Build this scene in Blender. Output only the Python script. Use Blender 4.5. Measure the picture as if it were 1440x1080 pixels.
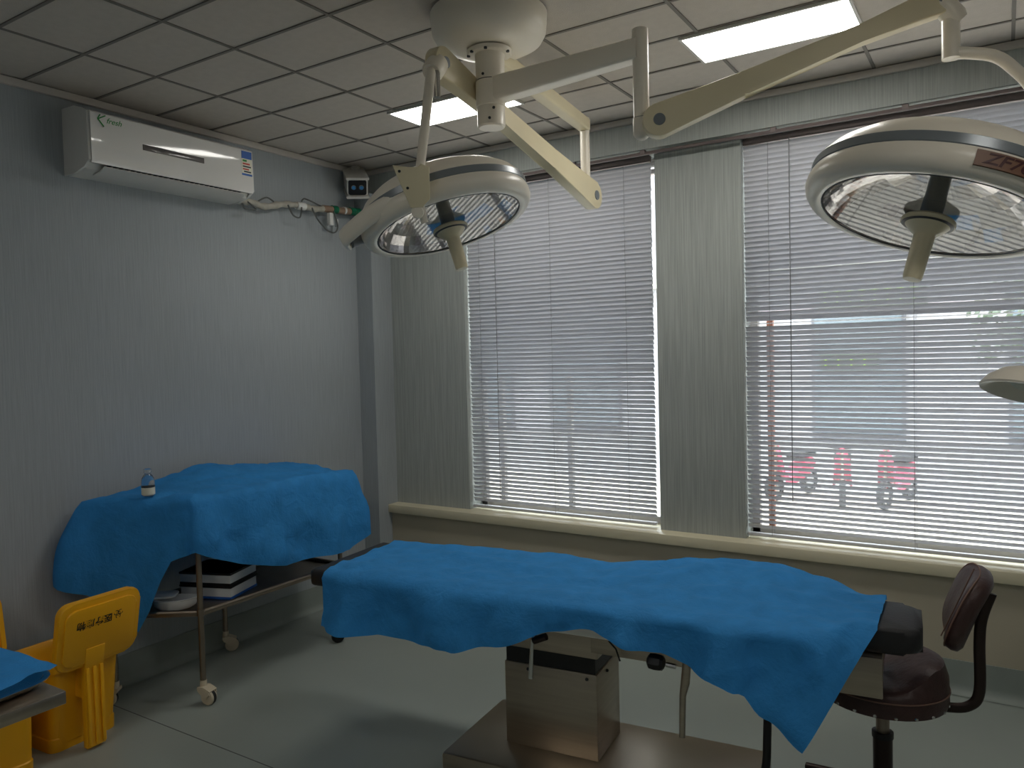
import bpy, bmesh, math, random
from mathutils import Vector, Matrix, noise
random.seed(7)
sc = bpy.context.scene
for o in list(bpy.data.objects): bpy.data.objects.remove(o)
PI = math.pi
V = Vector

# ------------------------------------------------------------------ camera
F, YAW, PIT, ROL = 1083.948, .567858, -.0378462, -.02527
CAM = V((3.4512, -3.7128, 1.488))
_fw = V((-math.sin(YAW)*math.cos(PIT), math.cos(YAW)*math.cos(PIT), math.sin(PIT)))
_r = V((math.cos(YAW), math.sin(YAW), 0)); _u = _r.cross(_fw)
_R = _r*math.cos(ROL) + _u*math.sin(ROL); _U = _u*math.cos(ROL) - _r*math.sin(ROL)
cd = bpy.data.cameras.new('camera'); co = bpy.data.objects.new('camera', cd); sc.collection.objects.link(co)
cd.sensor_fit = 'HORIZONTAL'; cd.sensor_width = 36; cd.lens = 36*F/1440; cd.clip_start = .05; cd.clip_end = 300
mw = Matrix((_R, _U, -_fw)).transposed().to_4x4(); mw.translation = CAM
co.matrix_world = mw; sc.camera = co

# ------------------------------------------------------------------ light + colour management
SKY = 7.5          # overcast daylight outside
PANEL = 17.0       # ceiling light panels
w = bpy.data.worlds.new('overcast_sky'); sc.world = w; w.use_nodes = True
bg = w.node_tree.nodes['Background']; bg.inputs[0].default_value = (.95, .95, 1.0, 1); bg.inputs[1].default_value = SKY
sc.view_settings.view_transform = 'Standard'; sc.view_settings.look = 'None'
sc.view_settings.gamma = 1; sc.view_settings.exposure = 0; sc.view_settings.use_curve_mapping = False

# ------------------------------------------------------------------ helpers
def lin(c):
    return tuple(((x/255)/12.92 if x/255 <= .04045 else ((x/255+.055)/1.055)**2.4) for x in c)
def mat(name, c, rough=.6, metal=0, var=0, vscale=(8, 8, 8), bump=0, bscale=(60, 60, 60), detail=4, spec=.5, coat=0, trans=0, alpha=1):
    m = bpy.data.materials.new(name); m.use_nodes = True
    nt = m.node_tree; b = nt.nodes['Principled BSDF']; L = nt.links
    c = lin(c)
    b.inputs['Base Color'].default_value = (*c, 1); b.inputs['Roughness'].default_value = rough
    b.inputs['Metallic'].default_value = metal; b.inputs['Specular IOR Level'].default_value = spec
    if coat: b.inputs['Coat Weight'].default_value = coat; b.inputs['Coat Roughness'].default_value = .08
    if var or bump: tc = nt.nodes.new('ShaderNodeTexCoord')
    def nz(scale):
        mp = nt.nodes.new('ShaderNodeMapping'); mp.inputs['Scale'].default_value = scale
        n = nt.nodes.new('ShaderNodeTexNoise'); n.inputs['Scale'].default_value = 1; n.inputs['Detail'].default_value = detail
        L.new(tc.outputs['Object'], mp.inputs[0]); L.new(mp.outputs[0], n.inputs[0]); return n
    if var:
        n = nz(vscale); r = nt.nodes.new('ShaderNodeMapRange')
        r.inputs[1].default_value = .3; r.inputs[2].default_value = .7; r.inputs[3].default_value = 1-var; r.inputs[4].default_value = 1+var
        mx = nt.nodes.new('ShaderNodeMix'); mx.data_type = 'RGBA'; mx.blend_type = 'MULTIPLY'; mx.inputs[0].default_value = 1
        mx.inputs[6].default_value = (*c, 1)
        L.new(n.outputs[0], r.inputs[0]); L.new(r.outputs[0], mx.inputs[7]); L.new(mx.outputs[2], b.inputs['Base Color'])
    if bump:
        n = nz(bscale); bp = nt.nodes.new('ShaderNodeBump'); bp.inputs['Strength'].default_value = bump; bp.inputs['Distance'].default_value = .004
        L.new(n.outputs[0], bp.inputs['Height']); L.new(bp.outputs[0], b.inputs['Normal'])
    if trans:
        b.inputs['Transmission Weight'].default_value = trans
    if alpha < 1: b.inputs['Alpha'].default_value = alpha
    return m
def emit(name, c, s):
    m = bpy.data.materials.new(name); m.use_nodes = True; nt = m.node_tree
    nt.nodes.remove(nt.nodes['Principled BSDF']); e = nt.nodes.new('ShaderNodeEmission')
    e.inputs[0].default_value = (*lin(c), 1); e.inputs[1].default_value = s
    nt.links.new(e.outputs[0], nt.nodes['Material Output'].inputs[0]); return m
def thin_glass(name, tint=(240, 245, 245), refl=.08):
    m = bpy.data.materials.new(name); m.use_nodes = True; nt = m.node_tree
    nt.nodes.remove(nt.nodes['Principled BSDF'])
    t = nt.nodes.new('ShaderNodeBsdfTransparent'); t.inputs[0].default_value = (*lin(tint), 1)
    g = nt.nodes.new('ShaderNodeBsdfGlossy'); g.inputs['Roughness'].default_value = .03
    lw = nt.nodes.new('ShaderNodeLayerWeight'); lw.inputs[0].default_value = .5
    pw = nt.nodes.new('ShaderNodeMath'); pw.operation = 'POWER'; pw.inputs[1].default_value = 5
    fr = nt.nodes.new('ShaderNodeMath'); fr.operation = 'MULTIPLY_ADD'; fr.inputs[1].default_value = .8; fr.inputs[2].default_value = refl
    mx = nt.nodes.new('ShaderNodeMixShader'); L = nt.links
    L.new(lw.outputs['Facing'], pw.inputs[0]); L.new(pw.outputs[0], fr.inputs[0])
    L.new(fr.outputs[0], mx.inputs[0]); L.new(t.outputs[0], mx.inputs[1]); L.new(g.outputs[0], mx.inputs[2])
    L.new(mx.outputs[0], nt.nodes['Material Output'].inputs[0]); return m
def cloth_mat(name, c):
    m = mat(name, c, .75, 0, .10, (14, 14, 14), .5, (90, 90, 90), 6, .25)
    nt = m.node_tree; b = nt.nodes['Principled BSDF']; out = nt.nodes['Material Output']
    old = b.inputs['Normal'].links[0].from_node
    tc = nt.nodes.new('ShaderNodeTexCoord'); n2 = nt.nodes.new('ShaderNodeTexNoise'); n2.inputs['Scale'].default_value = 11; n2.inputs['Detail'].default_value = 7
    n2.inputs['Roughness'].default_value = .55; n2.inputs['Distortion'].default_value = .6
    b2 = nt.nodes.new('ShaderNodeBump'); b2.inputs['Strength'].default_value = .55; b2.inputs['Distance'].default_value = .03
    nt.links.new(tc.outputs['Object'], n2.inputs[0]); nt.links.new(n2.outputs[0], b2.inputs['Height']); nt.links.new(b2.outputs[0], old.inputs['Normal'])
    tr = nt.nodes.new('ShaderNodeBsdfTranslucent'); tr.inputs[0].default_value = (*lin(c), 1)
    mx = nt.nodes.new('ShaderNodeMixShader'); mx.inputs[0].default_value = .28
    nt.links.new(b.outputs[0], mx.inputs[1]); nt.links.new(tr.outputs[0], mx.inputs[2]); nt.links.new(mx.outputs[0], out.inputs[0])
    return m

class B:
    def __init__(s): s.bm = bmesh.new()
    def _add(s, verts, faces, M=None):
        vs = [s.bm.verts.new(M @ V(v) if M else V(v)) for v in verts]
        for f in faces:
            try: s.bm.faces.new([vs[i] for i in f])
            except ValueError: pass
        return s
    def box(s, lo, hi, bev=0, M=None, seg=2):
        (x0, y0, z0), (x1, y1, z1) = lo, hi
        t = bmesh.new()
        vs = [t.verts.new(p) for p in ((x0,y0,z0),(x1,y0,z0),(x1,y1,z0),(x0,y1,z0),(x0,y0,z1),(x1,y0,z1),(x1,y1,z1),(x0,y1,z1))]
        for f in ((3,2,1,0),(4,5,6,7),(0,1,5,4),(1,2,6,5),(2,3,7,6),(3,0,4,7)): t.faces.new([vs[i] for i in f])
        if bev: bmesh.ops.bevel(t, geom=list(t.edges), offset=bev, segments=seg, profile=.5, affect='EDGES', clamp_overlap=True)
        return s._merge(t, M)
    def _merge(s, t, M=None):
        t.verts.index_update()
        vs = [s.bm.verts.new(M @ v.co if M else v.co) for v in t.verts]
        for f in t.faces:
            try: s.bm.faces.new([vs[v.index] for v in f.verts])
            except ValueError: pass
        t.free(); return s
    def grid(s, rows, cu=False, cv=False, M=None):
        nu, nv = len(rows), len(rows[0]); f = []
        for i in range(nu if cu else nu-1):
            for j in range(nv if cv else nv-1):
                i2, j2 = (i+1) % nu, (j+1) % nv
                f.append((i*nv+j, i*nv+j2, i2*nv+j2, i2*nv+j))
        return s._add([p for r in rows for p in r], f, M)
    def tube(s, pts, r, n=10, caps=True, flat=1.0, up=None):
        pts = [V(p) for p in pts]; rs = r if isinstance(r, (list, tuple)) else [r]*len(pts)
        rings = []; nrm = None
        for i, p in enumerate(pts):
            d = (pts[min(i+1, len(pts)-1)] - pts[max(i-1, 0)]).normalized()
            if nrm is None:
                a = V(up) if up else (V((0,0,1)) if abs(d.z) < .9 else V((1,0,0)))
                nrm = (a - d*a.dot(d)).normalized()
            else: nrm = (nrm - d*nrm.dot(d)).normalized()
            bn = d.cross(nrm)
            rings.append([p + (nrm*math.cos(2*PI*k/n) + bn*math.sin(2*PI*k/n)*flat)*rs[i] for k in range(n)])
        s.grid(rings, cv=True)
        if caps:
            s._add(rings[0], [tuple(range(n))]); s._add(rings[-1], [tuple(range(n-1, -1, -1))])
        return s
    def lathe(s, prof, n=32, M=None, a0=0, a1=2*PI):
        full = abs(a1-a0-2*PI) < 1e-6; k = n if full else n+1
        rows = [[(r*math.cos(a0+(a1-a0)*i/n), r*math.sin(a0+(a1-a0)*i/n), z) for r, z in prof] for i in range(k)]
        return s.grid(rows, cu=full, M=M)
    def prism(s, poly, z0, z1, M=None, bev=0):
        t = bmesh.new(); n = len(poly)
        a = [t.verts.new((x, y, z0)) for x, y in poly]; b = [t.verts.new((x, y, z1)) for x, y in poly]
        t.faces.new(a[::-1]); t.faces.new(b)
        for i in range(n): t.faces.new((a[i], a[(i+1) % n], b[(i+1) % n], b[i]))
        if bev: bmesh.ops.bevel(t, geom=[e for e in t.edges if abs(e.verts[0].co.z-e.verts[1].co.z) < 1e-6], offset=bev, segments=2, profile=.5, affect='EDGES', clamp_overlap=True)
        return s._merge(t, M)
    def obj(s, name, m, parent=None, smooth=True, ang=38, weld=True):
        bm = s.bm
        if weld: bmesh.ops.remove_doubles(bm, verts=bm.verts, dist=1e-6)
        bmesh.ops.recalc_face_normals(bm, faces=bm.faces)
        me = bpy.data.meshes.new(name); bm.to_mesh(me); bm.free()
        if smooth:
            me.polygons.foreach_set('use_smooth', [True]*len(me.polygons)); me.set_sharp_from_angle(angle=math.radians(ang))
        if m: me.materials.append(m)
        o = bpy.data.objects.new(name, me); sc.collection.objects.link(o)
        if parent is not None:
            o.parent = parent; o.matrix_parent_inverse = parent_world(parent).inverted()
        return o
def parent_world(p):
    m = p.matrix_basis.copy()
    while p.parent: m = p.parent.matrix_basis @ p.matrix_parent_inverse @ m if False else parent_world(p.parent) @ p.matrix_parent_inverse @ p.matrix_basis; return m
    return m
def tag(o, label, cat, group=None):
    o['label'] = label; o['category'] = cat
    if group: o['group'] = group
    return o
def struct(o, label=None):
    o['kind'] = 'structure'
    if label: o['label'] = label
    return o
def thing(name, label, cat, loc=(0,0,0), group=None):
    e = bpy.data.objects.new(name, None); sc.collection.objects.link(e); e.empty_display_size = .1
    e.location = loc; tag(e, label, cat, group); return e
def inst(name, me, parent, loc=(0,0,0), rot=None):
    o = bpy.data.objects.new(name, me); sc.collection.objects.link(o)
    o.parent = parent; o.matrix_parent_inverse = parent_world(parent).inverted(); o.location = loc
    if rot: o.rotation_euler = rot
    return o
def rrect(x0, y0, x1, y1, r, n=5):
    p = []
    for cx, cy, a in ((x1-r, y1-r, 0), (x0+r, y1-r, PI/2), (x0+r, y0+r, PI), (x1-r, y0+r, 1.5*PI)):
        for k in range(n+1): p.append((cx+r*math.cos(a+PI/2*k/n), cy+r*math.sin(a+PI/2*k/n)))
    return p
def interp(tab, x, smooth=True):
    if x <= tab[0][0]: return tab[0][1]
    for (a, va), (b, vb) in zip(tab, tab[1:]):
        if x <= b:
            t = (x-a)/(b-a)
            if smooth: t = t*t*(3-2*t)
            return va+(vb-va)*t
    return tab[-1][1]
def frame(origin, zdir, xhint=(1,0,0)):
    z = V(zdir).normalized(); x = V(xhint); x = (x - z*x.dot(z)).normalized(); y = z.cross(x)
    m = Matrix((x, y, z)).transposed().to_4x4(); m.translation = V(origin); return m
def seg_frame(p0, p1, up=(0,0,1)):        # local x runs from p0 to p1
    p0, p1 = V(p0), V(p1); x = (p1-p0).normalized(); u = V(up); z = (u - x*u.dot(x)).normalized(); y = z.cross(x)
    m = Matrix((x, y, z)).transposed().to_4x4(); m.translation = p0; return m
def smooth_path(pts, k=6):
    pts = [V(p) for p in pts]; out = []
    for i in range(len(pts)-1):
        p0, p1, p2, p3 = pts[max(i-1,0)], pts[i], pts[i+1], pts[min(i+2, len(pts)-1)]
        for j in range(k):
            t = j/k
            out.append(.5*((2*p1)+(p2-p0)*t+(2*p0-5*p1+4*p2-p3)*t*t+(-p0+3*p1-3*p2+p3)*t**3))
    return out+[pts[-1]]
def text_mesh(body, size, M, name, m, parent, shear=0, bend=None, extrude=.0006, bold=0):
    c = bpy.data.curves.new('t', 'FONT'); c.body = body; c.size = size; c.align_x = 'CENTER'; c.align_y = 'CENTER'; c.shear = shear; c.extrude = extrude; c.offset = bold
    to = bpy.data.objects.new('t', c); sc.collection.objects.link(to)
    dg = bpy.context.evaluated_depsgraph_get(); me = bpy.data.meshes.new_from_object(to.evaluated_get(dg))
    bpy.data.objects.remove(to); bpy.data.curves.remove(c)
    me.name = name
    for v in me.vertices:
        p = bend(v.co) if bend else v.co
        v.co = M @ p
    me.materials.clear(); me.materials.append(m)
    o = bpy.data.objects.new(name, me); sc.collection.objects.link(o)
    o.parent = parent; o.matrix_parent_inverse = parent_world(parent).inverted(); return o

# ------------------------------------------------------------------ materials
M = {}
M['wall'] = mat('wallpaper_blue_grey', (162, 168, 171), .8, 0, .07, (150, 150, 5), .35, (220, 220, 12), 3, .3)
M['wall_b'] = mat('wallpaper_green_grey', (165, 170, 166), .75, 0, .14, (170, 170, 4), .45, (260, 260, 8), 3, .3)
M['low'] = mat('beige_wall_paint', (176, 168, 148), .7, 0, .04, (3, 3, 3), .1, (80, 80, 80))
M['tile'] = mat('ceiling_tile_board', (196, 188, 178), .9, 0, .03, (30, 30, 30), .25, (240, 240, 240), 3, .2)
M['grid'] = mat('ceiling_grid_grey', (122, 117, 110), .7)
M['trim'] = mat('cornice_white', (196, 190, 182), .6)
M['floor'] = mat('grey_green_vinyl', (150, 158, 152), .34, 0, .05, (1.5, 1.5, 1.5), .05, (40, 40, 40), 5, .5)
M['seam'] = mat('vinyl_weld_dark', (84, 86, 84), .6)
M['base'] = mat('cove_grey_green', (138, 146, 140), .5, 0, .05)
M['sill'] = mat('cream_stone_sill', (214, 206, 178), .35, 0, .04, (6, 6, 6))
M['slat'] = mat('blind_slat_pale_grey', (200, 200, 204), .45, 0, spec=.4)
M['rail'] = mat('blind_rail_brown_grey', (120, 108, 106), .5, .2)
M['cord'] = mat('blind_cord', (120, 122, 124), .8)
M['wframe'] = mat('window_frame_grey', (170, 166, 162), .5)
M['wbrown'] = mat('window_stile_brown', (168, 112, 88), .5)
M['glass'] = thin_glass('window_glass')
M['cream'] = mat('lamp_cream_enamel', (238, 230, 214), .32, 0, .02, (5, 5, 5), spec=.5)
M['cream_y'] = mat('lamp_arm_yellowed_cream', (226, 214, 180), .38, 0, .03, (6, 6, 6))
M['band'] = mat('lamp_band_grey', (128, 134, 138), .3, .2)
M['mirror'] = mat('lamp_reflector_mirror', (204, 196, 194), .07, 1.0)
M['lens'] = thin_glass('lamp_cover_glass', (236, 238, 238))
M['dark'] = mat('dark_grey_plastic', (46, 48, 50), .5)
M['black'] = mat('black_leatherette', (26, 25, 26), .5, 0, 0, bump=.2, bscale=(120, 120, 120))
M['blk'] = mat('black_plastic', (14, 14, 15), .45)
M['steel'] = mat('brushed_steel_warm', (176, 164, 148), .33, 1.0, .08, (3, 3, 60), .05, (4, 4, 200))
M['steel_d'] = mat('steel_tube_dull', (150, 138, 124), .4, 1.0, .06)
M['chrome'] = mat('chrome', (200, 198, 195), .15, 1.0)
M['blue'] = cloth_mat('blue_nonwoven_cloth', (60, 152, 224))
M['white'] = mat('white_plastic', (226, 226, 222), .3)
M['acw'] = mat('ac_glossy_white', (222, 220, 216), .07, 0, spec=.6)
M['acg'] = mat('ac_lower_white', (214, 212, 206), .35)
M['caster'] = mat('caster_beige_plastic', (204, 192, 168), .4)
M['tire'] = mat('caster_black_rubber', (28, 28, 28), .6)
M['yellow'] = mat('yellow_bin_plastic', (236, 172, 20), .38, 0, .03, (4, 4, 4))
M['ink'] = mat('black_ink', (30, 26, 18), .6)
M['brown'] = mat('dark_brown_leather', (62, 40, 36), .5, 0, .15, (30, 30, 30), .4, (70, 70, 70))
M['stitch'] = mat('tan_stitching', (120, 92, 78), .7)
M['darkmetal'] = mat('dark_brown_metal', (58, 48, 44), .4, .7)
M['panel'] = emit('led_panel_light', (255, 252, 245), PANEL)
M['alu'] = mat('panel_frame_white', (205, 203, 198), .4)
M['green'] = mat('green_tape', (16, 112, 78), .4)
M['wrap'] = mat('pipe_wrap_grey', (176, 172, 160), .6, 0, .15, (30, 30, 30))
M['tanwrap'] = mat('pipe_wrap_tan', (150, 124, 104), .6)
M['wire'] = mat('grey_wire', (96, 98, 96), .6)
M['camw'] = mat('camera_housing_white', (206, 204, 198), .4)
M['lblue'] = mat('label_blue', (40, 96, 176), .4)
M['lwhite'] = mat('label_white', (224, 222, 204), .5)
M['lred'] = mat('label_red', (196, 72, 60), .5)
M['lgreen'] = mat('label_green', (40, 140, 60), .5)
M['lteal'] = mat('label_dark', (52, 60, 66), .5)
M['brownplate'] = mat('brown_name_plate', (120, 84, 62), .5)
M['redink'] = mat('dark_red_ink', (64, 14, 10), .5)
M['bottle'] = mat('clear_plastic_bottle', (240, 244, 246), .08, 0, trans=.95)
M['acdisp'] = mat('ac_display_grey', (104, 100, 98), .15)

# ------------------------------------------------------------------ room shell
H = 2.679; RX = 5.2; RY = -5.2; YP = .08          # YP: recessed window plane
def sbox(name, lo, hi, m, parent=None, bev=0):
    o = B().box(lo, hi, bev).obj(name, m, parent, smooth=bool(bev))
    if parent is None: struct(o)
    return o
flo = sbox('floor', (-.1, RY-.1, -.06), (RX+.1, .35, 0), M['floor'])
sbox('weld_seam', (.03, -1.873, -.001), (RX, -1.869, .0006), M['seam'], flo)
sbox('weld_seam', (2.9, RY, -.001), (2.904, -1.873, .0006), M['seam'], flo)
sbox('wall_left', (-.12, RY, 0), (0, .3, H+.05), M['wall'])
sbox('wall_right', (RX, RY, 0), (RX+.12, .3, H+.05), M['wall'])
sbox('wall_rear', (-.12, RY-.12, 0), (RX+.12, RY, H+.05), M['wall'])
W1 = (.705, 1.935); W2 = (2.378, 4.55); ZS = .552; ZT = 2.514
wb = struct(bpy.data.objects.new('wall_back', None)); sc.collection.objects.link(wb)
sbox('lower_wall', (0, .02, 0), (RX, .3, ZS-.05), M['low'], wb)
sbox('header_bulkhead', (0, 0, ZT), (RX, .3, H+.05), M['wall_b'], wb)
sbox('pier', (0, YP, ZS-.05), (W1[0], .3, ZT), M['wall_b'], wb)
sbox('pier', (W1[1], YP, ZS-.05), (W2[0], .3, ZT), M['wall_b'], wb)
sbox('pier', (W2[1], YP, ZS-.05), (RX, .3, ZT), M['wall_b'], wb)
sbox('wall_column', (0, -.10, 0), (.128, .1, ZT+.001), M['wall'])
sbox('trim_1', (.128, -.014, ZS-.052), (RX, YP+.22, ZS), M['sill'], bev=.004)['label'] = 'cream stone window sill running under both windows'
# cornices
sbox('trim_2', (0, RY, H-.032), (.022, 0, H), M['trim'], bev=.003)['label'] = 'white cornice strip along top of left wall'
sbox('trim_3', (0, -.022, H-.030), (RX, 0, H), M['trim'], bev=.003)['label'] = 'white cornice strip along top of window wall'
# coved vinyl baseboards
def cove(name, path_fn, n=6):
    prof = [(0.0, .142), (.006, .142), (.006, .045)] + [(.006+.034*(1-math.cos(PI/2*k/n)), .045-.043*math.sin(PI/2*k/n)) for k in range(1, n+1)]
    b = B(); b.grid([[path_fn(e, d, z) for d, z in prof] for e in (0, 1)]); return struct(b.obj(name, M['base']))
cove('baseboard_left', lambda e, d, z: (d, RY if e == 0 else -.10, z))
cove('baseboard_back', lambda e, d, z: (.128 if e == 0 else RX, .02-d, z))
# ceiling
ceil = sbox('ceiling', (-.1, RY-.1, H+.014), (RX+.1, .3, H+.08), M['tile'])
TX = [-.01+.5*i for i in range(0, 12)]; TX = [.475+.5017*(i-1) for i in range(0, 11)]
TY = [-.239-.3008*j for j in range(0, 17)]
xs = [0.0]+[x for x in TX if .05 < x < RX-.05]+[RX]
ys = [0.0]+[y for y in TY if y > RY+.05]+[RY]
LIGHTS = [(.94, -.818, 1.525, -.562), (2.416, -.818, 3.0, -.545)]
def lit(x0, x1, y1, y0):
    for a, b, c, d in [(l[0], l[1], l[2], l[3]) for l in ALL]:
        if x0 < c-.02 and x1 > a+.02 and y1 < d-.02 and y0 > b+.02: return True
    return False
ALL = [(.940, -.815, 1.530, -.555), (2.416, -.822, 3.005, -.545), (.940, -4.42, 1.530, -4.16), (2.416, -4.42, 3.005, -4.16), (4.0, -2.62, 4.59, -2.36)]  # last three panels are added out of view to brighten the room
tile_me = {}
for i in range(len(xs)-1):
    for j in range(len(ys)-1):
        x0, x1, y0, y1 = xs[i], xs[i+1], ys[j+1], ys[j]
        zz = H+.004+random.uniform(0, .002)
        key = (round(x1-x0, 3), round(y1-y0, 3))
        if key not in tile_me:
            o = B().box((0, 0, 0), (key[0]-.004, key[1]-.004, .009)).obj('ceiling_tile', M['tile'], None, smooth=False); tile_me[key] = o.data; bpy.data.objects.remove(o)
        inst('ceiling_tile', tile_me[key], ceil, (x0+.002, y0+.002, zz))
for x in xs[1:-1]: sbox('grid_runner', (x-.0065, RY, H+.001), (x+.0065, 0, H+.0055), M['grid'], ceil)
for y in ys[1:-1]: sbox('grid_runner', (0, y-.0065, H+.0014), (RX, y+.0065, H+.0052), M['grid'], ceil)

# ceiling lights
def ceiling_light(r, label):
    x0, y0, x1, y1 = r; t = thing('ceiling_light', label, 'light', ((x0+x1)/2, (y0+y1)/2, H-.008), 'recessed ceiling light panels')
    b = B(); wd = .011; z0, z1 = H-.008, H+.004
    b.box((x0-wd, y0-wd, z0), (x1+wd, y0, z1)).box((x0-wd, y1, z0), (x1+wd, y1+wd, z1)).box((x0-wd, y0, z0), (x0, y1, z1)).box((x1, y0, z0), (x1+wd, y1, z1))
    b.obj('frame', M['alu'], t, smooth=False)
    B().box((x0, y0, H-.006), (x1, y1, H+.002)).obj('diffuser', M['panel'], t, smooth=False)
labs = ['bright rectangular ceiling light panel behind the lamp column', 'bright rectangular ceiling light panel above the long lamp arm',
        'added unseen fill light panel in the ceiling behind the camera near the left wall', 'added unseen fill light panel in the ceiling at the rear of the room, away from the walls', 'added unseen fill light panel in the ceiling near the right wall']
for r, l in zip(ALL, labs): ceiling_light(r, l)

# ------------------------------------------------------------------ windows and blinds
def window(name, x0, x1, bars, transom, brown=False):
    t = bpy.data.objects.new(name, None); sc.collection.objects.link(t); struct(t)
    y0, y1 = .215, .255; fw = .035
    b = B(); b.box((x0, y0, ZS), (x0+fw, y1, ZT)).box((x1-fw, y0, ZS), (x1, y1, ZT)).box((x0, y0, ZS), (x1, y1, ZS+fw)).box((x0, y0, ZT-fw), (x1, y1, ZT))
    b.obj('window_frame', M['wframe'], t, smooth=False)
    for x in bars: B().box((x-.014, y0+.004, ZS), (x+.014, y1-.004, transom if brown else 1.36)).obj('mullion', M['wbrown' if brown else 'wframe'], t, smooth=False)
    B().box((x0, y0+.002, transom-.012), (x1, y1-.002, transom+.012)).obj('transom', M['wframe'], t, smooth=False)
    xb = [x0+fw]+list(bars)+[x1-fw]
    for a, c in zip(xb, xb[1:]): B().box((a, .233, ZS+fw), (c, .237, transom-.02)).obj('pane', M['glass'], t, smooth=False)
    B().box((x0+fw, .233, transom+.02), (x1-fw, .237, ZT-fw)).obj('pane', M['glass'], t, smooth=False)
    return t
window('window_1', *W1, [.86, 1.33], 2.45)
window('window_2', *W2, [2.47], 1.66, True)

PITCH = .0243; SW = .0285
def blind(x0, x1, label, tilt_fn, cords, wand, flats=()):
    yb = .118; zt = 2.475
    t = thing('venetian_blind', label, 'blind', ((x0+x1)/2, yb, ZS+.012), 'venetian blinds')
    B().box((x0, yb-.014, zt), (x1, yb+.014, zt+.034), .003).obj('head_rail', M['rail'], t)
    n = int((zt-ZS-.045)/PITCH)
    def smesh():
        k = 4; up = []; 
        for i in range(k+1):
            u = -SW/2+SW*i/k; up.append((u, .0030*(1-(2*u/SW)**2)))
        rows = [[(e, u, v) for u, v in up] for e in (0, x1-x0)]
        b = B(); b.grid(rows); o = b.obj('slat', M['slat'], None); me = o.data; bpy.data.objects.remove(o); return me
    me = smesh()
    for i in range(n):
        z = zt-.016-PITCH*i
        f = (z-ZS)/(zt-ZS)
        a = tilt_fn(f)+random.uniform(-1.6, 1.6)
        for (zf, ta) in flats:
            if abs(z-zf) < PITCH/2: a = ta
        # room edge (-y) up, outer edge down
        o = inst('slat', me, t, (x0+random.uniform(-.002, .002), yb, z), (-math.radians(a), random.uniform(-.0006, .0006), 0))
    B().box((x0, yb-.013, ZS+.012), (x1, yb+.013, ZS+.028), .003).obj('bottom_rail', M['slat'], t)
    for x in cords:
        B().tube([(x, yb-.0125, ZS+.02), (x, yb-.0125, zt)], .0011, 5).obj('ladder_cord', M['cord'], t)
        B().tube([(x+.006, yb+.0125, ZS+.02), (x+.006, yb+.0125, zt)], .0011, 5).obj('ladder_cord', M['cord'], t)
    for x, zb in wand:
        B().tube([(x, yb-.020, zb), (x, yb-.018, zt+.005)], .0022, 6).obj('wand', M['cord'], t)
blind(W1[0]+.006, W1[1]-.036, 'pale grey venetian blind on the narrow left window by the corner',
      lambda f: 54+12*max(0, f-.35)/.65, [.80, 1.29, 1.75], [(.92, .62)])
blind(W2[0]+.004, W2[1]-.02, 'wide pale grey venetian blind on the right window behind the large lamp',
      lambda f: 46+12*max(0, f-.3)/.7, [2.50, 3.12, 3.75, 4.3], [(2.60, .75)], flats=[(1.605, 6)])
# curtain rail bracket under the bulkhead
b = B(); b.tube([(W1[0]-.02, .02, 2.497), (RX-.2, .02, 2.497)], .009, 8)
for x in (.9, 1.5, 1.9, 2.55, 3.1): b.box((x-.012, .008, 2.492), (x+.012, .032, 2.514))
tag(b.obj('curtain_rail', M['rail']), 'thin brown curtain rail under the bulkhead above the blinds', 'rail')

# ------------------------------------------------------------------ outside, seen through the blinds
M['pave'] = mat('pavement_beige', (196, 186, 172), .8, 0, .08, (2, 2, 2))
M['road'] = mat('asphalt', (150, 148, 146), .9, 0, .06)
M['fac'] = mat('facade_grey', (172, 170, 172), .8, 0, .06, (1, 1, 1))
M['fac2'] = mat('facade_dark', (96, 98, 104), .6)
M['shopglass'] = mat('shop_glass', (110, 122, 128), .15)
M['sign'] = emit('green_sign_letters', (190, 235, 30), 1.6)
M['signb'] = mat('sign_board', (70, 84, 66), .6)
M['red'] = mat('scooter_red', (196, 84, 104), .3)  # red paled so the colour itself carries the window flare
M['leaf'] = mat('tree_leaves', (96, 108, 88), .7, 0, .3, (3, 3, 3))
M['bark'] = mat('tree_bark', (90, 80, 72), .9)
GZ = -.35
struct(B().box((-25, .30, GZ-.2), (30, 6.6, GZ)).obj('pavement', M['pave'], None, smooth=False))
struct(B().box((-25, 6.6, GZ-.25), (30, 13, GZ-.12)).obj('road', M['road'], None, smooth=False))
bld = thing('shop_building', 'grey shop building across the street behind the blinds', 'building', (2, 13.5, GZ))
B().box((-14, 13, GZ-.2), (20, 13.4, 6)).obj('wall', M['fac'], bld, smooth=False)
for x, w_ in ((-9, 1.8), (-6, 1.8), (-2.4, 1.2), (.2, 1.6), (3.6, 1.6), (6.5, 1.8), (10, 1.8)):
    f = B().box((x-.06, 12.93, GZ-.05), (x+w_+.06, 13.0, 2.5)).obj('shop_window', M['fac2'], bld, smooth=False)
    B().box((x, 12.90, GZ+.1), (x+w_, 12.935, 2.4)).obj('pane', M['shopglass'], f, smooth=False)
B().box((-14, 12.7, 2.9), (20, 13.0, 3.1)).obj('ledge', M['lwhite'], bld, smooth=False)
def sign(x0, z0, w_, h, label):
    t = thing('shop_sign', label, 'sign', (x0+w_/2, 12.9, z0), 'green lit signs')
    B().box((x0, 12.60, z0), (x0+w_, 12.894, z0+h), .01).obj('board', M['signb'], t)
    n = int(w_/.22)
    for k in range(n):
        a = x0+.05+k*(w_-.1)/n; b = B()
        b.box((a, 12.58, z0+.05), (a+.13, 12.602, z0+.09)).box((a, 12.58, z0+h-.10), (a+.13, 12.602, z0+h-.06)).box((a+.05, 12.58, z0+.05), (a+.085, 12.602, z0+h-.06))
        b.obj('letter', M['sign'], t, smooth=False)
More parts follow.
